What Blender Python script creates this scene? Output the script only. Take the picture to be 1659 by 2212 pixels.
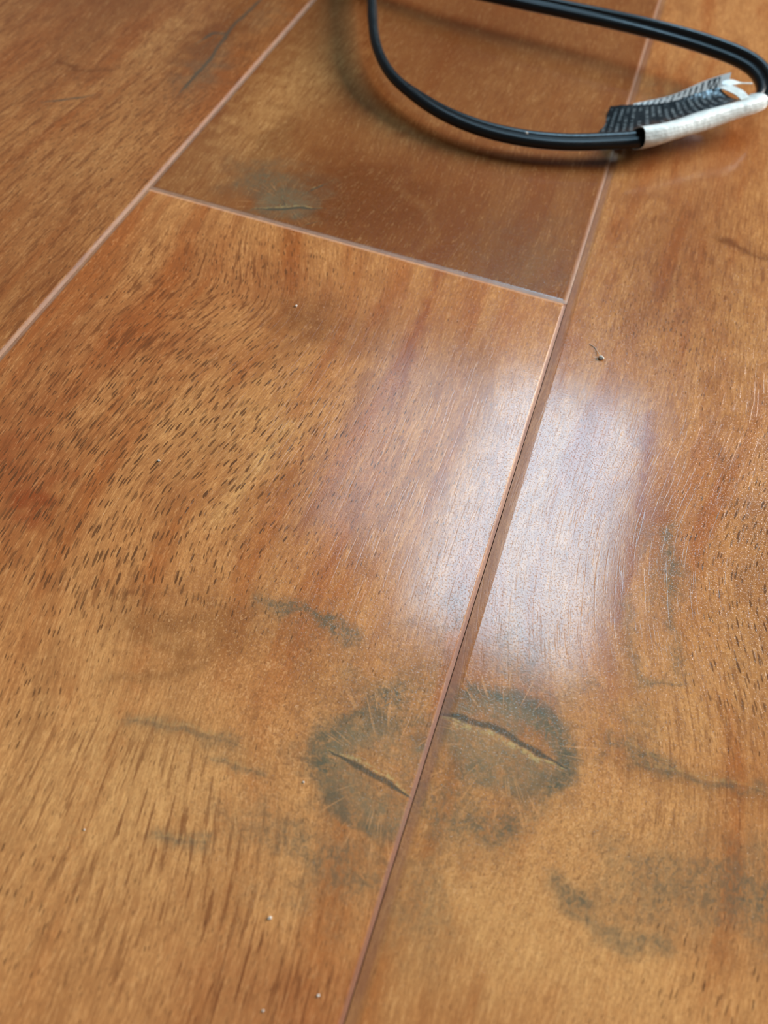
import bpy, math, random
import numpy as np

# ------------------------------------------------------------------ clear
for o in list(bpy.data.objects):
    bpy.data.objects.remove(o, do_unlink=True)
scene = bpy.context.scene
COL = scene.collection
MM = 0.001
random.seed(7)

# ------------------------------------------------------------------ camera
from mathutils import Matrix, Vector
# rows: world X (across the planks), Y (along them), Z (up) in lens axes (right, down, forward)
R = [[0.942582761473463, 0.3075971350129325, -0.1300835896833129],
     [0.32958699864368124, -0.7938263396755861, 0.5110891827874182],
     [0.053945788511345696, -0.5246177131674994, -0.8496270399020928]]
cam_d = bpy.data.cameras.new('camera')
cam = bpy.data.objects.new('camera', cam_d)
COL.objects.link(cam)
m = Matrix.Identity(4)
for i in range(3):
    m[i][0] = R[i][0]
    m[i][1] = -R[i][1]
    m[i][2] = -R[i][2]
m[0][3], m[1][3], m[2][3] = -4.001 * MM, -163.509 * MM, 135.911 * MM
cam.matrix_world = m
cam_d.sensor_fit = 'HORIZONTAL'
cam_d.sensor_width = 36.0
cam_d.lens = 36.0 * 1560.0 / 1659.0
cam_d.clip_start = 0.005
cam_d.clip_end = 50
cam_d.dof.use_dof = True
cam_d.dof.focus_distance = 0.160
cam_d.dof.aperture_fstop = 19.0
scene.camera = cam

# ------------------------------------------------------------------ world, lamp, exposure
world = bpy.data.worlds.new('room_light')
scene.world = world
world.use_nodes = True
bg = world.node_tree.nodes['Background']
bg.inputs['Color'].default_value = (1.0, 0.985, 0.97, 1)
bg.inputs['Strength'].default_value = 0.115


def area_lamp(name, loc, size, watts, color, rot=(0, 0, 0)):
    d = bpy.data.lights.new(name, 'AREA')
    d.shape = 'RECTANGLE'
    d.size, d.size_y = size
    d.energy = watts
    d.color = color
    o = bpy.data.objects.new(name, d)
    COL.objects.link(o)
    o.location = loc
    o.rotation_euler = rot
    return o


# a skylight showing blue sky, an added sheen lamp beside it, and a daylight window in the right-hand wall
area_lamp('skylight', (0.20, 1.63, 2.40), (0.70, 1.36), 48.0, (0.44, 0.76, 1.0), (0, 0, math.radians(-3)))
area_lamp('sheen_fill_lamp', (-0.43, 1.72, 2.40), (0.50, 1.05), 8.5, (0.50, 0.78, 1.0))  # lamp added for the faint sheen left of the main glare
win = area_lamp('window_daylight', (1.60, 1.42, 1.12), (1.4, 1.1), 122.0, (1.0, 0.96, 0.92))
win.rotation_euler = (Vector((0, 0, 0)) - win.location).to_track_quat('-Z', 'Y').to_euler()

scene.view_settings.view_transform = 'Standard'
scene.view_settings.look = 'None'
scene.view_settings.gamma = 1.0
scene.view_settings.use_curve_mapping = False
scene.view_settings.exposure = 0.0
scene.cycles.max_bounces = 4
scene.cycles.diffuse_bounces = 2
scene.cycles.glossy_bounces = 3


# ------------------------------------------------------------------ helpers
def lin(r, g, b):
    f = lambda c: (c / 255 / 12.92) if c / 255 <= 0.04045 else ((c / 255 + 0.055) / 1.055) ** 2.4
    return (f(r), f(g), f(b), 1.0)


class NT:
    """small wrapper that writes shader node trees"""
    def __init__(self, name):
        self.mat = bpy.data.materials.new(name)
        self.mat.use_nodes = True
        self.t = self.mat.node_tree
        self.b = self.t.nodes['Principled BSDF']

    def put(self, sock, v):
        if v is None:
            return
        if hasattr(v, 'is_output'):
            self.t.links.new(v, sock)
        else:
            sock.default_value = v

    def attr(self, name):
        n = self.t.nodes.new('ShaderNodeAttribute')
        n.attribute_name = name
        s = self.t.nodes.new('ShaderNodeSeparateXYZ')
        self.t.links.new(n.outputs['Vector'], s.inputs[0])
        return n.outputs['Vector'], s.outputs[0], s.outputs[1], s.outputs[2]

    def fac(self, name):
        n = self.t.nodes.new('ShaderNodeAttribute')
        n.attribute_name = name
        return n.outputs['Fac']

    def math(self, op, a, b=None, c=None, clamp=False):
        n = self.t.nodes.new('ShaderNodeMath')
        n.operation = op
        n.use_clamp = clamp
        self.put(n.inputs[0], a)
        self.put(n.inputs[1], b)
        self.put(n.inputs[2], c)
        return n.outputs[0]

    def xyz(self, x, y, z=0.0):
        n = self.t.nodes.new('ShaderNodeCombineXYZ')
        for i, v in enumerate((x, y, z)):
            self.put(n.inputs[i], v)
        return n.outputs[0]

    def mul(self, a, b): return self.math('MULTIPLY', a, b)
    def add(self, a, b): return self.math('ADD', a, b)
    def sub(self, a, b): return self.math('SUBTRACT', a, b)

    def noise(self, vec, scale=1.0, detail=2.0, rough=0.5, dist=0.0):
        n = self.t.nodes.new('ShaderNodeTexNoise')
        self.put(n.inputs['Vector'], vec)
        n.inputs['Scale'].default_value = scale
        n.inputs['Detail'].default_value = detail
        n.inputs['Roughness'].default_value = rough
        n.inputs['Distortion'].default_value = dist
        return n.outputs['Fac']

    def voronoi(self, vec, rnd=1.0):
        n = self.t.nodes.new('ShaderNodeTexVoronoi')
        n.voronoi_dimensions = '2D'
        self.put(n.inputs['Vector'], vec)
        n.inputs['Scale'].default_value = 1.0
        n.inputs['Randomness'].default_value = rnd
        s = self.t.nodes.new('ShaderNodeSeparateXYZ')
        self.t.links.new(n.outputs['Color'], s.inputs[0])
        return n.outputs['Distance'], s.outputs[0], s.outputs[1]

    def ramp(self, v, a, b, c=0.0, d=1.0, smooth=True):
        n = self.t.nodes.new('ShaderNodeMapRange')
        n.interpolation_type = 'SMOOTHSTEP' if smooth else 'LINEAR'
        self.put(n.inputs['Value'], v)
        self.put(n.inputs['From Min'], a)
        self.put(n.inputs['From Max'], b)
        n.inputs['To Min'].default_value = c
        n.inputs['To Max'].default_value = d
        return n.outputs['Result']

    def mix(self, f, a, b, mode='MIX'):
        n = self.t.nodes.new('ShaderNodeMix')
        n.data_type = 'RGBA'
        n.blend_type = mode
        self.put(n.inputs[0], f)
        self.put(n.inputs[6], a)
        self.put(n.inputs[7], b)
        return n.outputs[2]

    def bump(self, h, strength, dist, normal=None):
        n = self.t.nodes.new('ShaderNodeBump')
        n.inputs['Strength'].default_value = strength
        n.inputs['Distance'].default_value = dist
        self.put(n.inputs['Height'], h)
        self.put(n.inputs['Normal'], normal)
        return n.outputs[0]


def mesh_obj(name, verts, faces, mat, parent=None, smooth=False):
    me = bpy.data.meshes.new(name)
    me.from_pydata([tuple(v) for v in verts], [], faces)
    me.update()
    if not smooth:
        me.shade_flat()
    if mat:
        me.materials.append(mat)
    o = bpy.data.objects.new(name, me)
    COL.objects.link(o)
    if parent:
        o.parent = parent
    return o


def tag(o, label=None, category=None, group=None, kind=None):
    for k, v in (('label', label), ('category', category), ('group', group), ('kind', kind)):
        if v:
            o[k] = v
    return o


# ------------------------------------------------------------------ laminate print
def laminate():
    n = NT('printed_wood_laminate')
    gv, psi, phi, seed = n.attr('grain')
    _, green, brown, red = n.attr('tone')
    _, light, pored, lowc = n.attr('tone2')
    _, crackd, crack_amp, kglow = n.attr('crack')
    kvec, kx, ky, kr = n.attr('knot')
    _, edge, fine, dens = n.attr('edge')
    curly = n.fac('curly')

    def gcoord(a, b, off=0.0):
        return n.xyz(n.mul(psi, a), n.mul(phi, b), n.add(n.mul(seed, 3.17), off))

    # broad colour bands along the grain, mottling, fibres
    bands = n.noise(gcoord(0.11, 0.014), 1.0, 3.0, 0.55, 0.3)
    mott = n.noise(gcoord(0.22, 0.09, 5.0), 1.0, 3.0, 0.6, 0.4)
    fib = n.noise(gcoord(1.9, 0.16, 9.0), 1.0, 3.0, 0.65, 0.25)
    fib2 = n.noise(gcoord(4.5, 0.75, 13.0), 1.0, 3.0, 0.6, 0.3)
    curl = n.noise(gcoord(0.9, 0.75, 17.0), 1.0, 4.0, 0.62, 1.2)

    tan = lin(203, 141, 82)
    rust = lin(172, 98, 46)
    col = n.mix(n.ramp(bands, 0.42, 0.72), tan, rust)
    col = n.mix(n.mul(n.ramp(mott, 0.45, 0.75), 0.45), col, lin(146, 86, 44))
    mott2 = n.noise(gcoord(0.075, 0.030, 23.0), 1.0, 3.0, 0.6, 0.6)
    col = n.mix(n.mul(n.ramp(mott2, 0.48, 0.70), 0.5), col, lin(140, 82, 40))
    col = n.mix(red, col, lin(138, 60, 24))
    col = n.mix(brown, col, lin(98, 50, 17))
    col = n.mix(n.mul(light, n.ramp(curl, 0.25, 0.7, 0.45, 1.0)), col, lin(214, 162, 100))
    curl2 = n.noise(gcoord(1.7, 1.1, 27.0), 1.0, 3.0, 0.62, 1.6)
    nofib = n.sub(1.0, n.mul(curly, 0.55))
    # fibre contrast
    fm = n.add(n.mul(n.ramp(fib, 0.30, 0.72), 0.55), n.mul(n.ramp(fib2, 0.3, 0.72), 0.45))
    col = n.mix(n.mul(n.mul(n.ramp(fm, 0.75, 0.25), 0.45), nofib), col, lin(132, 80, 46))
    col = n.mix(n.mul(n.mul(n.ramp(fm, 0.55, 0.95), 0.30), nofib), col, lin(220, 170, 116))
    st = n.noise(gcoord(1.15, 0.10, 50.0), 1.0, 3.0, 0.55, 0.25)
    col = n.mix(n.mul(n.mul(n.ramp(st, 0.54, 0.62), dens), 0.8), col, lin(112, 62, 32))
    # smoky green staining around the knots, broken up by the curl
    gm = n.math('MULTIPLY', green, n.ramp(curl, 0.28, 0.66, 0.35, 1.25), None, True)
    col = n.mix(n.mul(n.ramp(curl, 0.50, 0.66), n.add(0.28, n.mul(curly, 0.25))), col, lin(132, 80, 44))
    col = n.mix(n.mul(n.ramp(curl2, 0.50, 0.62), n.mul(curly, 0.55)), col, lin(140, 92, 54))
    col = n.mix(n.mul(n.ramp(curl2, 0.46, 0.34), n.mul(curly, 0.45)), col, lin(222, 170, 116))
    col = n.mix(gm, col, lin(96, 87, 67))

    # knot disc: grey green with a darker rim and pale rays
    wob = n.mul(n.sub(n.noise(gv, 0.22, 3.0), 0.5), 0.45)
    kr2 = n.add(kr, wob)
    disc = n.mul(n.mul(n.ramp(kr2, 1.02, 0.70), kglow), n.ramp(n.noise(gv, 0.16, 3.0, 0.6), 0.38, 0.58, 0.35, 1.0))
    col = n.mix(n.mul(disc, n.ramp(curl, 0.3, 0.7, 0.45, 0.85)), col, lin(120, 104, 78))
    rim = n.mul(n.mul(n.ramp(kr2, 0.62, 0.88), n.ramp(kr2, 1.12, 0.95)), kglow)
    col = n.mix(n.mul(rim, n.ramp(mott, 0.35, 0.6, 0.05, 0.5)), col, lin(84, 82, 66))
    ray = n.noise(n.xyz(n.mul(kx, 26.0), n.mul(ky, 26.0), n.mul(kr, 1.1)), 1.0, 2.0, 0.5)
    rays = n.mul(n.mul(n.ramp(ray, 0.58, 0.66), n.ramp(kr2, 1.75, 1.05)), n.mul(n.ramp(kr2, 0.45, 0.75), kglow))
    col = n.mix(n.mul(rays, 0.38), col, lin(208, 150, 96))

    # pores: short dark dashes lying along the grain
    wv = n.noise(gcoord(0.35, 0.2, 31.0), 1.0, 2.0)
    d1, r1, r1b = n.voronoi(n.xyz(n.add(n.add(n.mul(psi, 1.12), n.mul(wv, 1.1)), n.mul(seed, 7.0)), n.mul(phi, 0.185)))
    thr = n.mul(n.add(0.15, n.mul(r1, 0.19)), n.add(n.mul(pored, 1.0), 0.08))
    d1 = n.add(d1, n.mul(n.sub(fib2, 0.5), 0.26))
    pore = n.ramp(n.sub(d1, thr), 0.045, -0.035)
    d2, r2, r2b = n.voronoi(n.xyz(n.add(n.mul(psi, 1.5), n.mul(seed, 5.0)), n.mul(phi, 0.30)))
    thr2 = n.mul(n.add(0.04, n.mul(r2, 0.26)), n.add(n.mul(fine, 0.8), 0.05))
    d2 = n.add(d2, n.mul(n.sub(fib2, 0.5), 0.22))
    pore2 = n.ramp(n.sub(d2, thr2), 0.06, -0.04)
    pcol = n.mix(green, lin(92, 58, 34), lin(80, 66, 46))
    col = n.mix(n.mul(pore, n.add(0.45, n.mul(r1b, 0.5))), col, pcol)
    col = n.mix(n.mul(pore2, n.add(0.25, n.mul(r2b, 0.4))), col, pcol)

    # cracks in the knots and the cross-grain streaks, with a pale lip on one side
    cn = n.noise(gv, 0.9, 4.0, 0.65)
    cdw = n.add(n.math('ABSOLUTE', n.add(crackd, n.mul(n.sub(cn, 0.5), 0.7))), 0.0)
    cm = n.mul(n.ramp(cdw, 1.3, 0.35), crack_amp)
    cm = n.mul(cm, n.ramp(fib2, 0.25, 0.6, 0.55, 1.0))
    lip = n.mul(n.mul(n.ramp(crackd, 0.7, 1.3), n.ramp(crackd, 3.0, 1.7)), n.mul(crack_amp, kglow))
    col = n.mix(n.mul(lip, n.ramp(cn, 0.4, 0.6, 0.0, 0.55)), col, lin(192, 172, 112))
    col = n.mix(cm, col, lin(66, 68, 58))

    # paler bevels: dusty worn edges with reflected light painted in
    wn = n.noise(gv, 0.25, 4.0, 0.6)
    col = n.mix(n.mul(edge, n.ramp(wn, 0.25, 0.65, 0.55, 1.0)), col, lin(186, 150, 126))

    n.put(n.b.inputs['Base Color'], col)
    # painted bevels
    col = n.mix(n.mul(lowc, n.ramp(mott, 0.3, 0.7, 0.70, 1.0)), col, lin(122, 74, 50))
    n.put(n.b.inputs['Base Color'], col)
    # pressed relief
    pos = n.t.nodes.new('ShaderNodeTexCoord').outputs['Object']
    micro = n.noise(pos, 2300.0, 1.0, 0.6)
    lines = n.noise(gcoord(1.5, 0.07, 40.0), 1.0, 1.0, 0.5)
    tick = n.ramp(lines, 0.59, 0.67)
    pits = n.ramp(n.noise(pos, 2600.0, 2.0, 0.7), 0.52, 0.74)
    h = n.add(n.sub(n.mul(micro, 0.0065), n.mul(pits, 0.012)), n.mul(tick, -0.008))
    nm = n.bump(h, 1.0, MM)
    n.put(n.b.inputs['Normal'], nm)
    n.put(n.b.inputs['Roughness'], n.add(n.ramp(mott, 0.3, 0.7, 0.11, 0.145), n.mul(n.add(edge, lowc), 0.45)))
    n.b.inputs['Specular IOR Level'].default_value = 0.5
    return n.mat


LAM = laminate()


# ------------------------------------------------------------------ plank print fields (mm, in floor coordinates)
def plasma(x, y, wl, seed, n=14):
    rg = np.random.default_rng(seed)
    s = np.zeros_like(x)
    for _ in range(n):
        a = rg.uniform(0, 2 * np.pi)
        k = 2 * np.pi / (wl * rg.uniform(0.6, 1.7))
        s += np.sin(k * (x * np.cos(a) + y * np.sin(a)) + rg.uniform(0, 6.28))
    return s / math.sqrt(n / 2.0)


def polyline_sd(x, y, pts):
    """signed distance (positive on the far/left side) to an open polyline"""
    best = np.full(x.shape, 1e9)
    sgn = np.ones(x.shape)
    for (ax, ay), (bx, by) in zip(pts[:-1], pts[1:]):
        dx, dy = bx - ax, by - ay
        L2 = dx * dx + dy * dy
        t = np.clip(((x - ax) * dx + (y - ay) * dy) / L2, 0, 1)
        px, py = x - ax - t * dx, y - ay - t * dy
        d = np.hypot(px, py)
        s = np.where(dx * (y - ay) - dy * (x - ax) >= 0, 1.0, -1.0)
        u = d < best
        best = np.where(u, d, best)
        sgn = np.where(u, s, sgn)
    return best, sgn


def flow(ctrl, x0, x1, y0, y1, seed, step=2.0, sigma=9.0):
    """integrates a grain direction field given at a few places into grain coordinates"""
    xs = np.arange(x0 - 40, x1 + 41, step)
    ys = np.arange(y0, y1 + step, step)
    X, Y = np.meshgrid(xs, ys, indexing='ij')
    th0 = np.radians(3.5) * plasma(X, Y * 0.5, 60, seed)
    num = th0 * 0.10
    den = np.full(X.shape, 0.10)
    for cx, cy, a in ctrl:
        w = np.exp(-((X - cx) ** 2 + (Y - cy) ** 2) / (2 * sigma ** 2))
        num += w * math.radians(a)
        den += w
    th = num / den
    edge = np.clip((Y - y0) / 40, 0, 1) * np.clip((y1 - Y) / 40, 0, 1)
    th = th * edge

    def integrate(gx, gy):
        def ext(a, ox, oy):
            a = np.concatenate([a, (-a if ox else a)[::-1, :]], 0)
            return np.concatenate([a, (-a if oy else a)[:, ::-1]], 1)
        Gx, Gy = np.fft.fft2(ext(gx, 1, 0)), np.fft.fft2(ext(gy, 0, 1))
        kx = 2 * np.pi * np.fft.fftfreq(Gx.shape[0], step)[:, None]
        ky = 2 * np.pi * np.fft.fftfreq(Gx.shape[1], step)[None, :]
        k2 = kx ** 2 + ky ** 2
        k2[0, 0] = 1
        U = (-1j * kx * Gx - 1j * ky * Gy) / k2
        U[0, 0] = 0
        return np.real(np.fft.ifft2(U))[:gx.shape[0], :gx.shape[1]]
    du = integrate(np.cos(th) - 1, -np.sin(th))
    dv = integrate(np.sin(th), np.cos(th) - 1)

    def sample(f, x, y):
        u = np.clip((x - xs[0]) / step, 0, len(xs) - 1.001)
        v = np.clip((y - ys[0]) / step, 0, len(ys) - 1.001)
        i, j = u.astype(int), v.astype(int)
        a, b = u - i, v - j
        return (f[i, j] * (1 - a) * (1 - b) + f[i + 1, j] * a * (1 - b) + f[i, j + 1] * (1 - a) * b + f[i + 1, j + 1] * a * b)
    return lambda x, y: (x + sample(du, x, y), y + sample(dv, x, y))


def axis(a, b, step, e0, e1, dense=None, coarse=10.0):
    """grid positions with extra rows on the bevels"""
    p = [a, a + e0 * 0.5, a + e0, b - e1, b - e1 * 0.5, b]
    if dense:
        p += list(np.arange(max(a + e0, dense[0]) + step, min(b - e1, dense[1]), step))
        p += list(np.arange(a + e0 + coarse, dense[0], coarse)) + list(np.arange(dense[1], b - e1 - coarse * 0.5, coarse))
    else:
        p += list(np.arange(a + e0 + step, b - e1 - step * 0.5, step))
    p = np.array(sorted(p))
    return p[np.concatenate([[True], np.diff(p) > 1e-3])]


FLOOR = None


def plank(x0, x1, y0, y1, seed, bevel=(1.3, 1.3, 1.3, 1.3), ctrl=(), spec=None, step=9.0, dense=None, wear_sheen=(0, 0, 0, 0), gap=(.04, .04, .04, .04), paint=(0, 0, 0, 0)):
    x0, x1, y0, y1 = x0 + gap[0], x1 - gap[1], y0 + gap[2], y1 - gap[3]
    bl, br, bn, bf = bevel
    xs = axis(x0, x1, step, bl, br)
    ys = axis(y0, y1, step, bn, bf, dense, 30.0)
    nx, ny = len(xs), len(ys)
    X, Y = np.meshgrid(xs, ys, indexing='ij')
    l, r_ = np.clip((x0 + bl - X) / bl, 0, 1), np.clip((X - x1 + br) / br, 0, 1)
    nn, ff = np.clip((y0 + bn - Y) / bn, 0, 1), np.clip((Y - y1 + bf) / bf, 0, 1)
    drop = np.maximum.reduce([l, r_, nn, ff])
    Z = -0.30 * drop
    x, y = X.ravel(), Y.ravel()
    N = x.size
    # skirt
    ring = [i * ny for i in range(nx)] + [(nx - 1) * ny + j for j in range(1, ny)] + \
           [i * ny + ny - 1 for i in range(nx - 2, -1, -1)] + [j for j in range(ny - 2, 0, -1)]
    ring = np.array(ring)
    V = np.empty((N + len(ring), 3))
    V[:N] = np.stack([x, y, Z.ravel()], 1)
    V[N:] = V[ring]
    V[N:, 2] = -8.0
    V *= MM
    ii, jj = np.meshgrid(np.arange(nx - 1), np.arange(ny - 1), indexing='ij')
    a = (ii * ny + jj).ravel()
    quads = np.stack([a, a + ny, a + ny + 1, a + 1], 1)
    k = len(ring)
    s = np.arange(k)
    s1 = (s + 1) % k
    skirt = np.stack([ring[s], N + s, N + s1, ring[s1]], 1)
    Q = np.concatenate([quads, skirt])
    me = bpy.data.meshes.new('plank')
    me.vertices.add(len(V))
    me.vertices.foreach_set('co', V.astype(np.float32).ravel())
    me.loops.add(Q.size)
    me.loops.foreach_set('vertex_index', Q.astype(np.int32).ravel())
    me.polygons.add(len(Q))
    me.polygons.foreach_set('loop_start', np.arange(0, Q.size, 4, dtype=np.int32))
    me.update(calc_edges=True)
    me.materials.append(LAM)
    me.shade_flat()

    # print fields
    x = np.concatenate([x, x[ring]])
    y = np.concatenate([y, y[ring]])
    fl = flow(list(ctrl), x0, x1, -280, 300, seed) if (ctrl or spec) else None
    if fl:
        psi, phi = fl(x, y)
    else:
        psi, phi = x + 5 * plasma(x, y * 0.3, 80, seed), y.copy()
    sp = spec or {}
    wx = x + 2.0 * plasma(x, y, 9, seed + 1) + 0.7 * plasma(x, y, 3.2, seed + 2)
    wy = y + 1.4 * plasma(x, y, 9, seed + 3) + 0.7 * plasma(x, y, 3.2, seed + 4)
    f = {c: np.zeros_like(x) + sp.get('base', {}).get(c, 0.0) for c in ('green', 'brown', 'red', 'light', 'pored', 'fine', 'streak', 'curly')}
    for c, cx, cy, sx, sy, amp in sp.get('blobs', ()):
        b = amp * np.exp(-(((wx - cx) / sx) ** 2 + ((wy - cy) / sy) ** 2))
        f[c] = f[c] + b
    for c, w, amp, pts in sp.get('strokes', ()):
        d, _ = polyline_sd(x + 0.5 * plasma(x, y, 7, seed + 8), y + 0.5 * plasma(x, y, 6, seed + 9), pts)
        f[c] = f[c] + amp * np.exp(-(d / w) ** 2)
    cd = np.full(x.shape, 6.0)
    ca = np.zeros_like(x)
    for w, amp, pts in sp.get('cracks', ()):
        d, sg = polyline_sd(x + 0.15 * plasma(x, y, 6, seed + 5), y + 0.13 * plasma(x, y, 6, seed + 6), pts)
        # taper to the ends
        t0 = np.hypot(x - pts[0][0], y - pts[0][1])
        t1 = np.hypot(x - pts[-1][0], y - pts[-1][1])
        ww = w * np.clip(np.minimum(t0, t1) / 5.0, 0.35, 1)
        v = d / ww
        u = v < np.abs(cd)
        cd = np.where(u, np.minimum(v, 6) * sg, cd)
        ca = np.where(u, amp, ca)
    kx, ky, kr, kg = np.zeros_like(x), np.zeros_like(x), np.full(x.shape, 9.0), np.zeros_like(x)
    if 'knot' in sp:
        cx, cy, rx, ry, rot, amp = sp['knot']
        c_, s_ = math.cos(math.radians(rot)), math.sin(math.radians(rot))
        u = ((x - cx) * c_ + (y - cy) * s_) / rx
        v = (-(x - cx) * s_ + (y - cy) * c_) / ry
        kr = np.hypot(u, v)
        kx, ky = u / (kr + 1e-6), v / (kr + 1e-6)
        kg[:] = amp
    eg = np.maximum.reduce([l.ravel() * wear_sheen[0], r_.ravel() * wear_sheen[1], nn.ravel() * wear_sheen[2], ff.ravel() * wear_sheen[3]])
    eg = np.where(eg > 0, np.clip(eg * 2.5, 0, np.maximum.reduce([wear_sheen[0], wear_sheen[1], wear_sheen[2], wear_sheen[3]])), 0)
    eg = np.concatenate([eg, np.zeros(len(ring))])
    pt = np.maximum.reduce([np.clip(q.ravel() * 4, 0, 1) * k_ for q, k_ in ((l, paint[0]), (r_, paint[1]), (nn, paint[2]), (ff, paint[3]))])
    pt = np.concatenate([pt, np.full(len(ring), 0.9)])
    cl = lambda a_: np.clip(a_, 0, 1)

    def put(name, p, q, r2):
        at = me.attributes.new(name, 'FLOAT_VECTOR', 'POINT')
        at.data.foreach_set('vector', np.stack([p, q, r2], 1).astype(np.float32).ravel())
    put('grain', psi, phi, np.full(x.shape, float(seed)))
    put('tone', cl(f['green']), cl(f['brown']), cl(f['red']))
    put('tone2', cl(f['light']), cl(f['pored']), pt)
    put('crack', cd, ca, kg)
    put('knot', kx, ky, kr)
    at = me.attributes.new('curly', 'FLOAT', 'POINT')
    at.data.foreach_set('value', cl(f['curly']).astype(np.float32))
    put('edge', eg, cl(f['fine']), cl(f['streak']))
    o = bpy.data.objects.new('plank', me)
    COL.objects.link(o)
    o.parent = FLOOR
    return o


# ------------------------------------------------------------------ floor: slab, planks
sl = NT('grey_underlay')
sl.put(sl.b.inputs['Base Color'], sl.mix(sl.noise(sl.t.nodes.new('ShaderNodeTexCoord').outputs['Object'], 60.0), lin(40, 34, 30), lin(62, 54, 48)))
sl.b.inputs['Roughness'].default_value = 0.9


def box(name, x0, x1, y0, y1, z0, z1, mat, parent=None):
    v = [(x, y, z) for z in (z0, z1) for y in (y0, y1) for x in (x0, x1)]
    f = [(0, 2, 3, 1), (4, 5, 7, 6), (0, 1, 5, 4), (2, 6, 7, 3), (1, 3, 7, 5), (0, 4, 6, 2)]
    return mesh_obj(name, v, f, mat, parent)


FLOOR = box('floor', -1.54, 1.54, -1.0, 2.6, -0.020, -0.0082, sl.mat)
tag(FLOOR, kind='structure')

MID = dict(
    base=dict(pored=0.10, fine=0.22, red=0.10),
    knot=(-6.5, -134.5, 14.0, 10.0, -12, 1.0),
    blobs=[('green', -12, -122, 12, 6, .32), ('green', -5, -114, 6, 8, .28), ('green', -3, -99, 5, 5, .3), ('green', -9, -151, 9, 6, .55), ('green', -22, -150, 10, 5, .30),
           ('green', -18, -135, 4, 6, .40), ('green', -8, -138, 9, 4, .30), ('green', -30, -112, 12, 5, .22),
           ('brown', -58, -124, 9, 5, .62), ('brown', -45, -118, 12, 6, .50), ('brown', -65, -33, 8, 9, .58), ('brown', -52, -32, 12, 8, .35),
           ('brown', -6, -112, 8, 5, .25), ('brown', -26, -30, 14, 18, .22),
           ('red', -112, -102, 17, 22, .75), ('red', -97, -107, 5, 7, .55), ('red', -10, -172, 20, 8, .60), ('red', -112, -62, 25, 20, .30),
           ('red', -70, -25, 40, 14, .28), ('red', -90, -55, 20, 10, .22), ('red', -75, -88, 12, 10, .18),
           ('curly', -18, -135, 34, 26, 1.0), ('curly', -45, -120, 25, 12, .6), ('curly', -60, -30, 18, 14, .7), ('light', -52, -150, 22, 17, .50), ('light', -68, -128, 12, 10, .35), ('light', -72, -78, 16, 12, .30), ('light', -62, -66, 16, 10, .25),
           ('light', -40, -142, 14, 10, .25), ('light', -20, -160, 30, 25, .35), ('light', -60, -165, 25, 20, .35), ('streak', -45, -155, 30, 20, .9), ('streak', -105, -60, 25, 50, 1.0), ('streak', -15, -172, 20, 12, .8), ('streak', -85, -30, 25, 20, .8), ('light', -12, -122, 10, 5, .15),
           ('pored', -75, -74, 44, 48, .78), ('pored', -72, -117, 18, 8, .70), ('streak', -68, -121, 10, 7, .8), ('pored', -105, -110, 18, 24, .5), ('pored', -80, -15, 30, 14, .3),
           ('pored', -60, -174, 16, 10, .35), ('pored', -74, -148, 8, 9, .4), ('pored', -50, -126, 14, 6, -.7), ('pored', -65, -33, 10, 9, -.5),
           ('fine', -12, -168, 30, 12, .5), ('fine', -30, -60, 20, 30, .3)],
    strokes=[('green', 2.2, .42, [(-8.7, -119.6), (-13.6, -124.3), (-19.0, -130.6), (-19.5, -136.5), (-14.9, -141.1), (-8.3, -143.6), (-1.6, -143.1)]), ('green', 2.0, .30, [(-3.7, -123.4), (-11.3, -128.0), (-15.6, -131.4), (-15.7, -135.8)]), ('green', 1.6, .55, [(-41.5, -111.2), (-30, -109.2), (-21, -112)]), ('light', 2.2, .6, [(-58.1, -96), (-57.0, -86.9), (-55.8, -79.6), (-54.6, -68)]),
             ('red', 0.9, .5, [(-36.3, -2), (-35.4, -21.3), (-34.7, -35.4), (-33.0, -52)]), ('brown', 1.2, .5, [(-62, -136), (-52, -132), (-46, -127)]),
             ('brown', 2.0, .25, [(-58, -148), (-40, -146)]), ('brown', 2.4, .35, [(-54, -142.6), (-44, -140.8), (-31, -139.6)]), ('green', 1.1, .42, [(-54, -141.4), (-44, -139.6), (-33, -138.6)]), ('green', 1.2, .5, [(-39.3, -157.5), (-31.7, -155.4)]), ('green', 1.2, .45, [(-36.4, -142.5), (-27.6, -141.8)])],
    cracks=[(0.6, .85, [(-16.5, -134.2), (-10, -134.9), (-5, -135.7), (0, -136.8)]), (0.5, .2, [(-55, -141.6), (-44, -139.6), (-32.5, -138.7)]),
            (0.5, .2, [(-40, -157.6), (-31, -155.3)]), (0.4, .2, [(-36.4, -142.6), (-27.6, -141.8)])])
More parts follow.
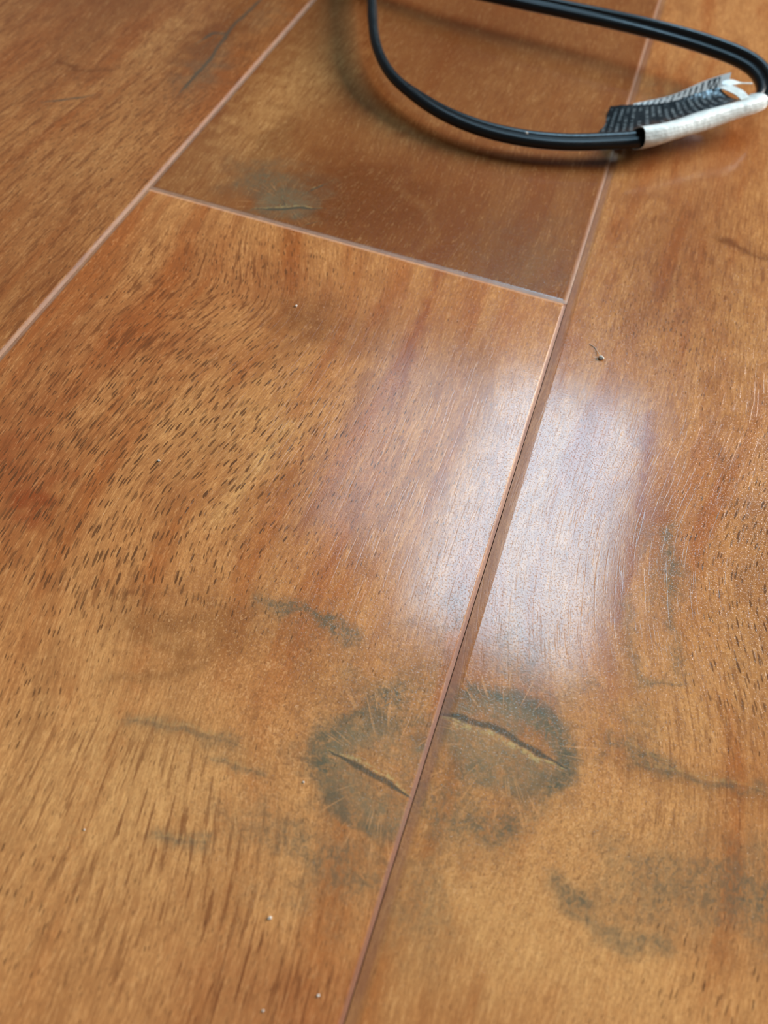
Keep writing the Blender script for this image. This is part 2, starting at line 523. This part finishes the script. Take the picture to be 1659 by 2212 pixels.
RIGHT = dict(
    base=dict(pored=0.05, fine=0.22, brown=0.10, red=.04),
    knot=(12.5, -121.5, 13.5, 10.0, 8, 1.0),
    blobs=[('green', 8, -134, 10, 7, .50), ('green', 16, -108, 9, 5, .35), ('green', 10, -102, 8, 6, .25), ('green', 48, -133, 10, 6, .50), ('green', 60, -131, 6, 9, .55),
           ('green', 39, -138, 9, 5, .35), ('green', 23, -119, 5, 5, .45), ('green', 13, -116, 9, 3, .40), ('light', 8, -124, 7, 3, .35), ('green', 36, -110, 6, 4, .3), ('green', 17, 119, 11, 7, .65),
           ('green', 36, -74, 4, 14, .30), ('green', 6, -150, 5, 8, .35),
           ('brown', 62, -70, 10, 32, .40), ('brown', 28, 28, 26, 40, .32), ('brown', 20, 110, 30, 40, .30), ('brown', 10, -158, 14, 12, .25),
           ('red', 3, -20, 3, 50, .25), ('red', 30, 60, 18, 24, .22), ('red', 28, -50, 3, 25, .35),
           ('curly', 22, -130, 40, 26, 1.0), ('curly', 52, -80, 14, 30, .7), ('curly', 20, -95, 25, 15, .5), ('light', 44, -104, 12, 10, .40), ('light', 46, -122, 12, 8, .30), ('light', 26, -128, 12, 7, .40), ('light', 54, 15, 9, 24, .40),
           ('light', 40, -152, 25, 12, .65), ('light', 15, -150, 15, 14, .55), ('light', 30, -135, 20, 12, .35), ('streak', 50, -95, 14, 22, .7), ('streak', 45, -120, 14, 10, .5), ('streak', 35, 30, 40, 60, .7), ('light', 3, 24, 4, 16, .35), ('light', 55, -88, 8, 10, .3),
           ('pored', 54, -58, 13, 34, .75), ('pored', 30, 5, 26, 28, .40), ('pored', 54, -148, 12, 12, .40), ('pored', 56, -94, 8, 10, .5),
           ('fine', 30, 0, 30, 30, .4), ('fine', 44, -110, 14, 12, .4)],
    strokes=[('brown', 1.6, .6, [(38, 46), (42, 44.4), (47, 42.6), (54, 42.0)]), ('green', 2.2, .42, [(-0.3, -116.5), (7.2, -113.3), (15.5, -113.5), (23.0, -116.4), (25.2, -120.3), (23.8, -126.1)]), ('green', 1.8, .38, [(8.3, -127.5), (14.5, -127.5), (19.1, -124.9), (23.9, -124.9)]), ('green', 2.2, .35, [(2.0, -137.0), (8.0, -138.5), (14.7, -138.1), (19.3, -133.2), (23.2, -127.7)]), ('green', 1.6, .42, [(36.0, -62), (38, -74), (39.5, -84), (42.5, -95)]), ('green', 1.8, .55, [(27, -141), (33.4, -145), (38, -146.5), (46, -144)]),
             ('green', 1.5, .35, [(30, -84), (33, -96), (36.5, -101)]), ('red', 1.2, .5, [(27, -30), (29, -50), (30, -64), (28.5, -88)]), ('brown', 2.4, .35, [(36.7, -117.8), (47.8, -116.8), (60, -114.6)]), ('green', 1.1, .45, [(36.7, -116.8), (47.8, -115.8), (59.9, -113.6)]), ('green', 1.3, .45, [(32.3, -113.9), (43.3, -114.4)]), ('green', 1.3, .28, [(36.9, -100.3), (43.6, -98.1)])],
    cracks=[(0.75, .85, [(24, -121.8), (16, -120.4), (9.7, -119.2), (-1, -120.4)]), (0.5, .22, [(36.7, -116.9), (47.8, -115.7), (60.5, -113.5)]),
            (0.4, .2, [(32.3, -113.9), (43.3, -114.4)]), (0.45, .2, [(36.9, -100.4), (44, -98.0)])])
UPPER = dict(
    base=dict(pored=0.05, fine=0.30, brown=0.72, red=.1, streak=.5),
    knot=(-87.5, 9.5, 10.0, 7.5, 25, .55),
    blobs=[('green', -87, 9, 9, 6, .62), ('green', -94, 20, 14, 8, .45), ('green', -100, 14, 8, 7, .35), ('brown', -70, 22, 18, 20, .35), ('brown', -45, 20, 25, 25, .15), ('red', -72, 26, 14, 16, .30),
           ('light', -114, 50, 9, 40, .55), ('light', -104, 80, 10, 35, .35), ('light', -100, 30, 6, 10, .2), ('brown', -60, 130, 30, 40, .2),
           ('brown', -104, 40, 5, 22, .30), ('light', -70, 60, 10, 14, .25), ('light', -30, 110, 20, 25, .15), ('green', -15, 10, 14, 24, .25)],
    strokes=[('light', 1.8, .10, [(-60, 30), (-48, 24), (-42, 14), (-44, 6)]), ('brown', 0.9, .7, [(-74, 8), (-66, 17), (-62, 24)])],
    cracks=[(0.55, .9, [(-95, 3.4), (-88, 6.2), (-84, 8.8), (-77, 11.4)]), (0.9, .9, [(-83.0, 18.4), (-81.2, 22.0)]), (0.6, .8, [(-78.5, 3.0), (-76.6, 5.0)]),
            (0.35, .7, [(-90, 12), (-86, 6.5)])])
LEFT = dict(
    base=dict(pored=0.22, fine=0.60, brown=0.30, red=0.20, streak=.8),
    blobs=[('brown', -150, 84, 11, 30, .55), ('green', -143, 66, 7, 18, .40), ('green', -140, 110, 8, 14, .25), ('red', -156, 98, 5, 14, .35), ('light', -163, 80, 8, 30, .35),
           ('brown', -190, 60, 10, 40, .25), ('brown', -215, 115, 50, 45, .55), ('brown', -165, 150, 40, 40, .3), ('light', -150, 10, 12, 30, .20), ('red', -150, -40, 20, 40, .2), ('pored', -150, 30, 40, 50, .35)],
    strokes=[('brown', 1.2, .5, [(-190, 50), (-180, 48), (-172, 52)])],
    cracks=[(0.8, .75, [(-146.2, 122), (-147.0, 96), (-144.0, 73), (-143.6, 50)]), (0.8, .8, [(-146, 92), (-151, 90), (-153, 82)]),
            (0.6, .7, [(-181, 26), (-174, 31), (-168, 37)])])
MID_FLOW = [(-64.5, -76.0, 11.0), (-92.7, -108.9, 6.0), (-72.3, -117.4, -25.0), (-99.7, -52.4, 8.0), (-56.3, -60.8, 4.0), (-48.1, -153.4, -15.0), (-46.5, -174.4, -19.0), (-28.3, -61.4, -1.0), (-76.0, -118.0, -37.0), (-71.8, -120.3, -44.0), (-69.3, -117.9, -24.0), (-66.8, -116.7, -33.0), (-62.9, -113.9, -16.0), (-72.2, -123.5, -50.0), (-67.6, -132.4, -61.0), (-86.9, -130.8, 7.0), (-88.7, -122.0, 1.0), (-80.1, -141.2, -22.0), (-71.5, -149.0, -19.0), (-51.4, -169.7, -13.0), (-44.6, -161.2, -26.0), (-23.2, -161.0, -29.0), (-12.9, -165.7, -8.0), (-32.2, -169.6, -3.0), (-43.0, -144.2, -15.0), (-48.0, -151.1, -10.0), (-31.4, -149.5, -45.0), (-38.5, -128.3, 5.0), (-32.2, -87.9, -1.0), (-79.4, -11.3, -45.0), (-116.6, -82.9, -7.0), (-91.1, -68.0, -1.0), (-88.4, -79.9, 15.0), (-81.7, -53.9, 25.0), (-92.1, -98.1, -3.0), (-4.5, -165.3, -3.0), (-46.1, -96.1, 11.0), (-21.6, -42.5, -3.0), (-4.0, -86.0, -2.0)]
RIGHT_FLOW = [(56.0, -85.1, -14.0), (35.4, -105.5, -42.0), (39.8, -106.2, -26.0), (48.9, -94.8, -25.0), (46.7, -110.5, -10.0), (57.0, -121.6, -4.0), (45.4, -124.8, -1.0), (51.6, -148.7, 12.0), (41.6, -152.3, 13.0), (41.7, -140.4, 14.0), (47.5, -62.9, 24.0), (54.5, -40.0, 22.0), (37.9, -76.0, -22.0), (12.1, 31.8, 0.0), (52.7, 3.2, 2.0), (11.1, -60.9, 1.0), (16.5, -158.0, 2.0), (16.1, -28.9, -1.0), (28.2, -9.6, -1.0)]
UPPER_FLOW = [(-100, 12, -28), (-92, 22, -10), (-78, 22, 35), (-74, 8, 20), (-98, 0, 10)]

PW, PL = 128.0, 1220.0
plank(-128, 0, -PL, 0, 11, (1.3, 1.0, 1.3, 1.3), MID_FLOW, MID, 0.6, (-205, 0), wear_sheen=(0.5, 0, 0, 0.55), gap=(.02, .11, .04, .02), paint=(0, 1.0, 0, 0))
plank(0, 128, -760, PL - 760, 12, (2.4, 1.3, 1.3, 1.3), RIGHT_FLOW, RIGHT, 0.7, (-200, 230), gap=(.06, .04, .04, .04), paint=(.5, 0, 0, 0))
plank(-128, 0, 0, PL, 13, (1.3, 1.3, 1.3, 1.3), UPPER_FLOW, UPPER, 0.8, (0, 260), wear_sheen=(0.5, 0.25, 0.6, 0), gap=(.02, .04, .02, .04))
plank(-256, -128, -420, PL - 420, 14, (1.3, 1.3, 1.3, 1.3), [], LEFT, 0.9, (-110, 240), wear_sheen=(0, 0.5, 0, 0), gap=(.04, .02, .04, .04))
offs = {-1: (-PL, 0, PL, 2 * PL), 0: (-760, 460, 1680), -2: (-420, 800, 2020)}
rg = random.Random(3)
sd = 20
for c in range(-12, 12):
    x0 = c * PW
    start = {-1: 0, 0: -760, -2: -420}.get(c, -rg.uniform(100, 1100))
    y = start
    while y > -900:
        y -= PL
    while y < 2590:
        a, b = max(y, -990), min(y + PL, 2590)
        seen = (c == -1 and y in (0, -PL)) or (c == 0 and y == -760) or (c == -2 and y == -420)
        if not seen and b - a > 30:
            plank(x0, x0 + PW, a, b, sd, step=16.0, spec=None, dense=None)
            sd += 1
        y += PL

# ------------------------------------------------------------------ unseen dark wall, added to keep haze out of the floor's reflections
wm = NT('haze_blocker_dark')
wm.put(wm.b.inputs['Base Color'], wm.mix(wm.noise(wm.t.nodes.new('ShaderNodeTexCoord').outputs['Object'], 9.0, 3.0), lin(38, 28, 22), lin(46, 35, 28)))
wm.b.inputs['Roughness'].default_value = 0.8
tag(box('haze_blocker_wall', -1.54, 1.54, 2.6, 2.7, -0.02, 2.40, wm.mat), kind='structure')
tag(box('blocker_baseboard', -1.54, 1.54, 2.585, 2.6, 0.0, 0.09, wm.mat), kind='structure')


# ------------------------------------------------------------------ cord
def catmull(P, per=10):
    P = np.array(P, float)
    out = []
    for i in range(len(P) - 1):
        p0 = P[max(i - 1, 0)]
        p1, p2 = P[i], P[i + 1]
        p3 = P[min(i + 2, len(P) - 1)]
        for t in np.linspace(0, 1, per, endpoint=False):
            out.append(0.5 * ((2 * p1) + (-p0 + p2) * t + (2 * p0 - 5 * p1 + 4 * p2 - p3) * t ** 2 + (-p0 + 3 * p1 - 3 * p2 + p3) * t ** 3))
    out.append(P[-1])
    return np.array(out)


def sweep(path, prof, rolls):
    """sweeps a closed (wide, high) profile along a path; roll tips the wide axis about the path"""
    n = len(path)
    T = np.gradient(path, axis=0)
    T /= np.linalg.norm(T, axis=1)[:, None]
    verts = []
    for i in range(n):
        t = T[i]
        side = np.cross(t, (0, 0, 1.0))
        side /= np.linalg.norm(side)
        up = np.cross(side, t)
        c, s = math.cos(rolls[i]), math.sin(rolls[i])
        a, b = side * c + up * s, up * c - side * s
        pr = prof(i / (n - 1)) if callable(prof) else prof
        for u, v in pr:
            verts.append(path[i] + a * u + b * v)
    m_ = len(pr)
    faces = []
    for i in range(n - 1):
        for j in range(m_):
            k = (j + 1) % m_
            faces.append((i * m_ + j, i * m_ + k, (i + 1) * m_ + k, (i + 1) * m_ + j))
    return np.array(verts), faces, m_


# control points: x, y, z (mm), roll (degrees)
CORD = [(-330, 2560, 2.0, 0), (-300, 1900, 2.0, 0), (-230, 1200, 2.0, 0), (-200, 620, 2.0, 0), (-175, 330, 4.0, 30), (-138, 200, 7, 80), (-112, 145, 8, 80),
        (-101.3, 122.0, 8.0, 80), (-94.8, 105.4, 7.5, 78), (-87.7, 91.0, 6.8, 65), (-78.3, 78.9, 6.2, 45), (-67.1, 71.1, 5.8, 25), (-55.8, 65.8, 5.5, 12),
        (-42.5, 63.0, 5.3, 4), (-28.8, 63.4, 5.3, 0), (-15.8, 66.5, 5.5, 0), (-3.4, 71.7, 6.0, 0), (7.5, 77.4, 6.6, 0), (17.9, 86.4, 7.4, 0),
        (29.1, 97.8, 8.4, 0), (38.6, 107.4, 9.4, 10), (42.3, 116.0, 10.0, 20), (39.9, 126.7, 10.5, 35), (32.9, 133.8, 10.8, 42), (18.5, 138.1, 11.0, 42),
        (-0.1, 140.8, 10.8, 36), (-18.6, 142.1, 10.4, 28), (-37.6, 142.6, 10.0, 22), (-52.4, 143.0, 9.6, 18), (-85, 146, 8.5, 10), (-140, 160, 6, 0),
        (-230, 230, 3.0, 0), (-330, 420, 2.0, 0), (-420, 900, 2.0, 0), (-480, 1700, 2.0, 0), (-520, 2560, 2.0, 0)]
cp = catmull(CORD, 12)
path, roll = cp[:, :3] * MM, np.radians(cp[:, 3])


def twin_profile(r=1.70, off=1.52, seg=14):
    pts = []
    h = math.acos(min(1, (off * 0.80) / r))
    for k in range(seg + 1):
        a = -math.pi + h + (2 * math.pi - 2 * h) * k / seg
        pts.append((off + r * math.cos(a), r * math.sin(a)))
    for k in range(seg + 1):
        a = h + (2 * math.pi - 2 * h) * k / seg
        pts.append((-off + r * math.cos(a), r * math.sin(a)))
    return [(u * MM, v * MM) for u, v in pts]


cm_ = NT('black_cord_vinyl')
cno = cm_.noise(cm_.t.nodes.new('ShaderNodeTexCoord').outputs['Object'], 900.0, 3.0)
cm_.put(cm_.b.inputs['Base Color'], cm_.mix(cno, lin(5, 9, 12), lin(9, 15, 19)))
cm_.put(cm_.b.inputs['Roughness'], cm_.ramp(cno, 0.3, 0.7, 0.32, 0.42))

cord = bpy.data.objects.new('power_cord', None)
cord.empty_display_size = 0.02
COL.objects.link(cord)
tag(cord, 'black flat two-lead power cord looped across the wood floor, wrapped by a white tag', 'cord')
V, F, mcount = sweep(path, twin_profile(), roll)
nV = len(V)
F = F + [tuple(range(mcount))[::-1], tuple(range(nV - mcount, nV))]
mesh_obj('cable', V, F, cm_.mat, cord, smooth=True)

# ------------------------------------------------------------------ tag wrapped round the cord
wt = NT('white_glossy_label')
wn = wt.noise(wt.t.nodes.new('ShaderNodeTexCoord').outputs['Object'], 420.0, 4.0, 0.6)
wt.put(wt.b.inputs['Base Color'], wt.mix(wt.ramp(wn, 0.35, 0.7), lin(216, 225, 221), lin(236, 243, 239)))
wt.b.inputs['Roughness'].default_value = 0.28
wt.put(wt.b.inputs['Normal'], wt.bump(wn, 0.6, 0.4 * MM))


def printed(name, paper, ink, lines, rough, ramp0, ramp1, block=False):
    p = NT(name)
    uv = p.t.nodes.new('ShaderNodeUVMap')
    s = p.t.nodes.new('ShaderNodeSeparateXYZ')
    p.t.links.new(uv.outputs[0], s.inputs[0])
    u, v = s.outputs[0], s.outputs[1]
    un = p.mul(u, float(lines))
    fr = p.math('FRACT', un)
    row = p.math('FLOOR', un)
    band = p.mul(p.ramp(fr, 0.22, 0.34), p.ramp(fr, 0.80, 0.66))
    let = p.noise(p.xyz(p.mul(row, 7.3), p.mul(v, 26.0), p.mul(fr, 1.2)), 1.0, 2.0, 0.7)
    blk = p.noise(p.xyz(p.mul(row, 3.1), p.mul(v, 3.0), 4.0), 1.0, 1.0)
    mask = p.mul(p.mul(band, p.ramp(let, ramp0, ramp0 + 0.10)), p.ramp(blk, ramp1, ramp1 + 0.1))
    mask = p.mul(mask, p.mul(p.ramp(v, 0.06, 0.10), p.ramp(v, 0.95, 0.90)))
    if block:
        # a black box with a white squiggle near the end, then bare paper
        mask = p.mul(mask, p.ramp(u, 0.76, 0.74))
        sq = p.math('ABSOLUTE', p.sub(v, p.add(0.5, p.mul(p.math('SINE', p.mul(u, 110.0)), 0.26))))
        boxm = p.mul(p.mul(p.ramp(u, 0.765, 0.775), p.ramp(u, 0.905, 0.895)), p.mul(p.ramp(v, 0.05, 0.10), p.ramp(v, 0.95, 0.90)))
        mask = p.add(mask, p.mul(boxm, p.ramp(sq, 0.10, 0.16)))
    p.put(p.b.inputs['Base Color'], p.mix(mask, paper, ink))
    p.b.inputs['Roughness'].default_value = rough
    return p.mat


dark_print = printed('black_printed_label', lin(40, 47, 51), lin(112, 120, 122), 19, 0.2, 0.42, 0.36)
white_print = printed('white_label_with_small_print', lin(222, 226, 224), lin(60, 64, 66), 16, 0.35, 0.36, 0.30, True)


def sheet(name, near, far, mat, parent, nu=28, nv=8, sag=0.0, thick=0.16, ripple=0.0):
    """a thin bent sheet between two edges"""
    def curve(P):
        c = catmull(P, 12)
        s = np.concatenate([[0], np.cumsum(np.linalg.norm(np.diff(c, axis=0), axis=1))])
        q = np.linspace(0, s[-1], nu)
        return np.stack([np.interp(q, s, c[:, k]) for k in range(3)], 1)
    A, B = curve(near), curve(far)
    vs = []
    for i in range(nu):
        for j in range(nv):
            t = j / (nv - 1)
            p = A[i] * (1 - t) + B[i] * t
            p = p + np.array((0, 0, -sag * 4 * t * (1 - t) + ripple * math.sin(i * 1.7 + j * 0.8)))
            vs.append(p * MM)
    fs = [(i * nv + j, (i + 1) * nv + j, (i + 1) * nv + j + 1, i * nv + j + 1) for i in range(nu - 1) for j in range(nv - 1)]
    o = mesh_obj(name, vs, fs, mat, parent, smooth=True)
    uvl = o.data.uv_layers.new(name='UVMap')
    for lp in o.data.loops:
        i, j = divmod(lp.vertex_index, nv)
        uvl.data[lp.index].uv = (i / (nu - 1), j / (nv - 1))
    so = o.modifiers.new('thickness', 'SOLIDIFY')
    so.thickness = thick * MM
    so.offset = 0
    return o


# sleeve: the part folded round the cord
i0 = int(np.argmin(np.linalg.norm(cp[:, :3] - np.array((5.5, 76.2, 6.4)), axis=1)))
i1 = int(np.argmin(np.linalg.norm(cp[:, :3] - np.array((39.4, 108.6, 9.5)), axis=1)))
sp_, sr_ = path[i0:i1 + 1].copy(), roll[i0:i1 + 1].copy()
sr_ = np.full(len(sp_), math.radians(38)) - np.linspace(0, math.radians(8), len(sp_))
sp_[:, 2] += 0.2 * MM


def sleeve_profile(t):
    out = []
    for k in range(26):
        a = 2 * math.pi * k / 26
        c, s = math.cos(a), math.sin(a)
        w = (4.9 - 0.9 * t) + 0.2 * math.sin(t * 9)
        h = (3.1 - 0.5 * t) + 0.15 * math.sin(t * 13 + 1)
        e = 0.72
        out.append((w * math.copysign(abs(c) ** e, c) * MM, h * math.copysign(abs(s) ** e, s) * MM))
    return out


V, F, _ = sweep(sp_, sleeve_profile, sr_)
sleeve = mesh_obj('tag', V, F, wt.mat, cord, smooth=True)
sleeve['label'] = 'crumpled white tag sleeve folded round the cord'
so = sleeve.modifiers.new('thickness', 'SOLIDIFY')
so.thickness = 0.22 * MM
so.offset = 1

ply1 = sheet('printed_flap', [(-6.8, 84.3, 0.6), (-0.6, 80.8, 4.0), (6.5, 79.1, 8.2), (14.3, 84.4, 9.6), (24.6, 94.4, 11.0), (33.8, 103.4, 12.2)],
             [(-5.9, 102.2, 1.0), (-1.3, 101.4, 3.0), (6.1, 102.1, 4.5), (13.1, 103.3, 6.5), (20.3, 107.2, 9.0), (26.8, 110.5, 11.0)],
             dark_print, sleeve, 40, 10, sag=1.2, ripple=0.08)
ply1['label'] = 'dark printed flap of the tag with rows of pale small print'
ply2 = sheet('white_flap', [(0.7, 102.2, 1.6), (13.6, 107.2, 4.0), (24.4, 112.9, 7.0), (29.9, 115.5, 9.0)],
             [(1.6, 104.9, 2.4), (12.7, 109.5, 5.5), (21.6, 115.8, 9.2), (29.4, 120.2, 11.8)], white_print, sleeve, 30, 6, sag=0.0)
ply2['label'] = 'white flap of the tag with small dark print'
sl_ = sheet('torn_strip', [(27.5, 112.1, 11.0), (30.3, 112.6, 11.4), (33.2, 114.9, 11.4), (37.0, 116.6, 11.4)],
            [(27.1, 113.6, 11.4), (29.9, 115.3, 11.8), (33.1, 115.4, 11.6), (36.9, 117.0, 11.5)], wt.mat, sleeve, 16, 4)
cn_ = sheet('corner_fold', [(26.6, 109.6, 11.2), (31.4, 106.2, 11.9), (34.0, 102.6, 12.3)], [(29.6, 111.9, 11.8), (33.8, 109.0, 12.3), (36.2, 105.0, 12.5)], wt.mat, sleeve, 12, 4)


# ------------------------------------------------------------------ specks of dust
dm = NT('pale_dust')
dm.put(dm.b.inputs['Base Color'], dm.mix(dm.noise(dm.t.nodes.new('ShaderNodeTexCoord').outputs['Object'], 3000.0), lin(186, 178, 164), lin(214, 208, 198)))
dm.b.inputs['Roughness'].default_value = 0.6


def grain_mesh(seed):
    import bmesh
    bm = bmesh.new()
    bmesh.ops.create_icosphere(bm, subdivisions=2, radius=1.0)
    rr = random.Random(seed)
    for v in bm.verts:
        v.co *= rr.uniform(0.72, 1.15)
    me = bpy.data.meshes.new('dust_speck')
    bm.to_mesh(me)
    bm.free()
    me.materials.append(dm.mat)
    return me


SPECKS = [(-77.0, -87.4, 0.0, 0.42, 'round white dust speck among the dark dashes left of the glare'),
          (-67.9, -29.5, 0.0, 0.45, 'tiny white speck on the brown swirl below the end joint'),
          (-19.5, -140.6, 0.0, 0.26, 'pale yellow speck just left of the large green knot'),
          (-16.5, -162.0, 0.0, 0.38, 'white speck below the large knot, left of the long joint'),
          (-51.5, -160.4, 0.0, 0.20, 'minute pale speck on light grain at lower left'),
          (-5.1, -169.2, 0.0, 0.30, 'pale speck close to the long joint at the bottom edge'),
          (-12.4, -173.8, 0.0, 0.26, 'pale speck on reddish grain at the bottom edge'),
          (-28.0, 62.6, 7.3, 0.62, 'small white fleck stuck on top of the black cord')]
for i, (x, y, z, r, lb) in enumerate(SPECKS):
    o = bpy.data.objects.new('dust_speck', grain_mesh(i))
    COL.objects.link(o)
    r *= 0.8
    o.location = (x * MM, y * MM, (z + r * 0.5) * MM)
    o.scale = (r * MM, r * MM * 0.85, r * MM * 0.7)
    o.rotation_euler = (0, 0, i * 1.3)
    tag(o, lb, 'dust', 'specks of pale dust')
crumb = bpy.data.objects.new('lint_crumb', grain_mesh(50))
COL.objects.link(crumb)
crumb.location = (12.5 * MM, -17 * MM, 0.4 * MM)
crumb.scale = (0.75 * MM, 0.6 * MM, 0.5 * MM)
tag(crumb, 'white crumb with a curled hair at the upper end of the glare', 'lint')
hp = catmull([(12.3, -16.6, 0.5), (11.6, -15.6, 0.35), (11.0, -14.6, 0.15), (10.2, -13.6, 0.1), (8.7, -12.9, 0.1)], 6) * MM
V, F, _ = sweep(hp, [(0.07 * MM * math.cos(a), 0.07 * MM * math.sin(a)) for a in np.linspace(0, 2 * math.pi, 6, endpoint=False)], np.zeros(len(hp)))
hair = mesh_obj('hair', V, F, dm.mat, None, smooth=True)
hair.parent = crumb
bpy.context.view_layer.update()
hair.matrix_parent_inverse = crumb.matrix_world.inverted()
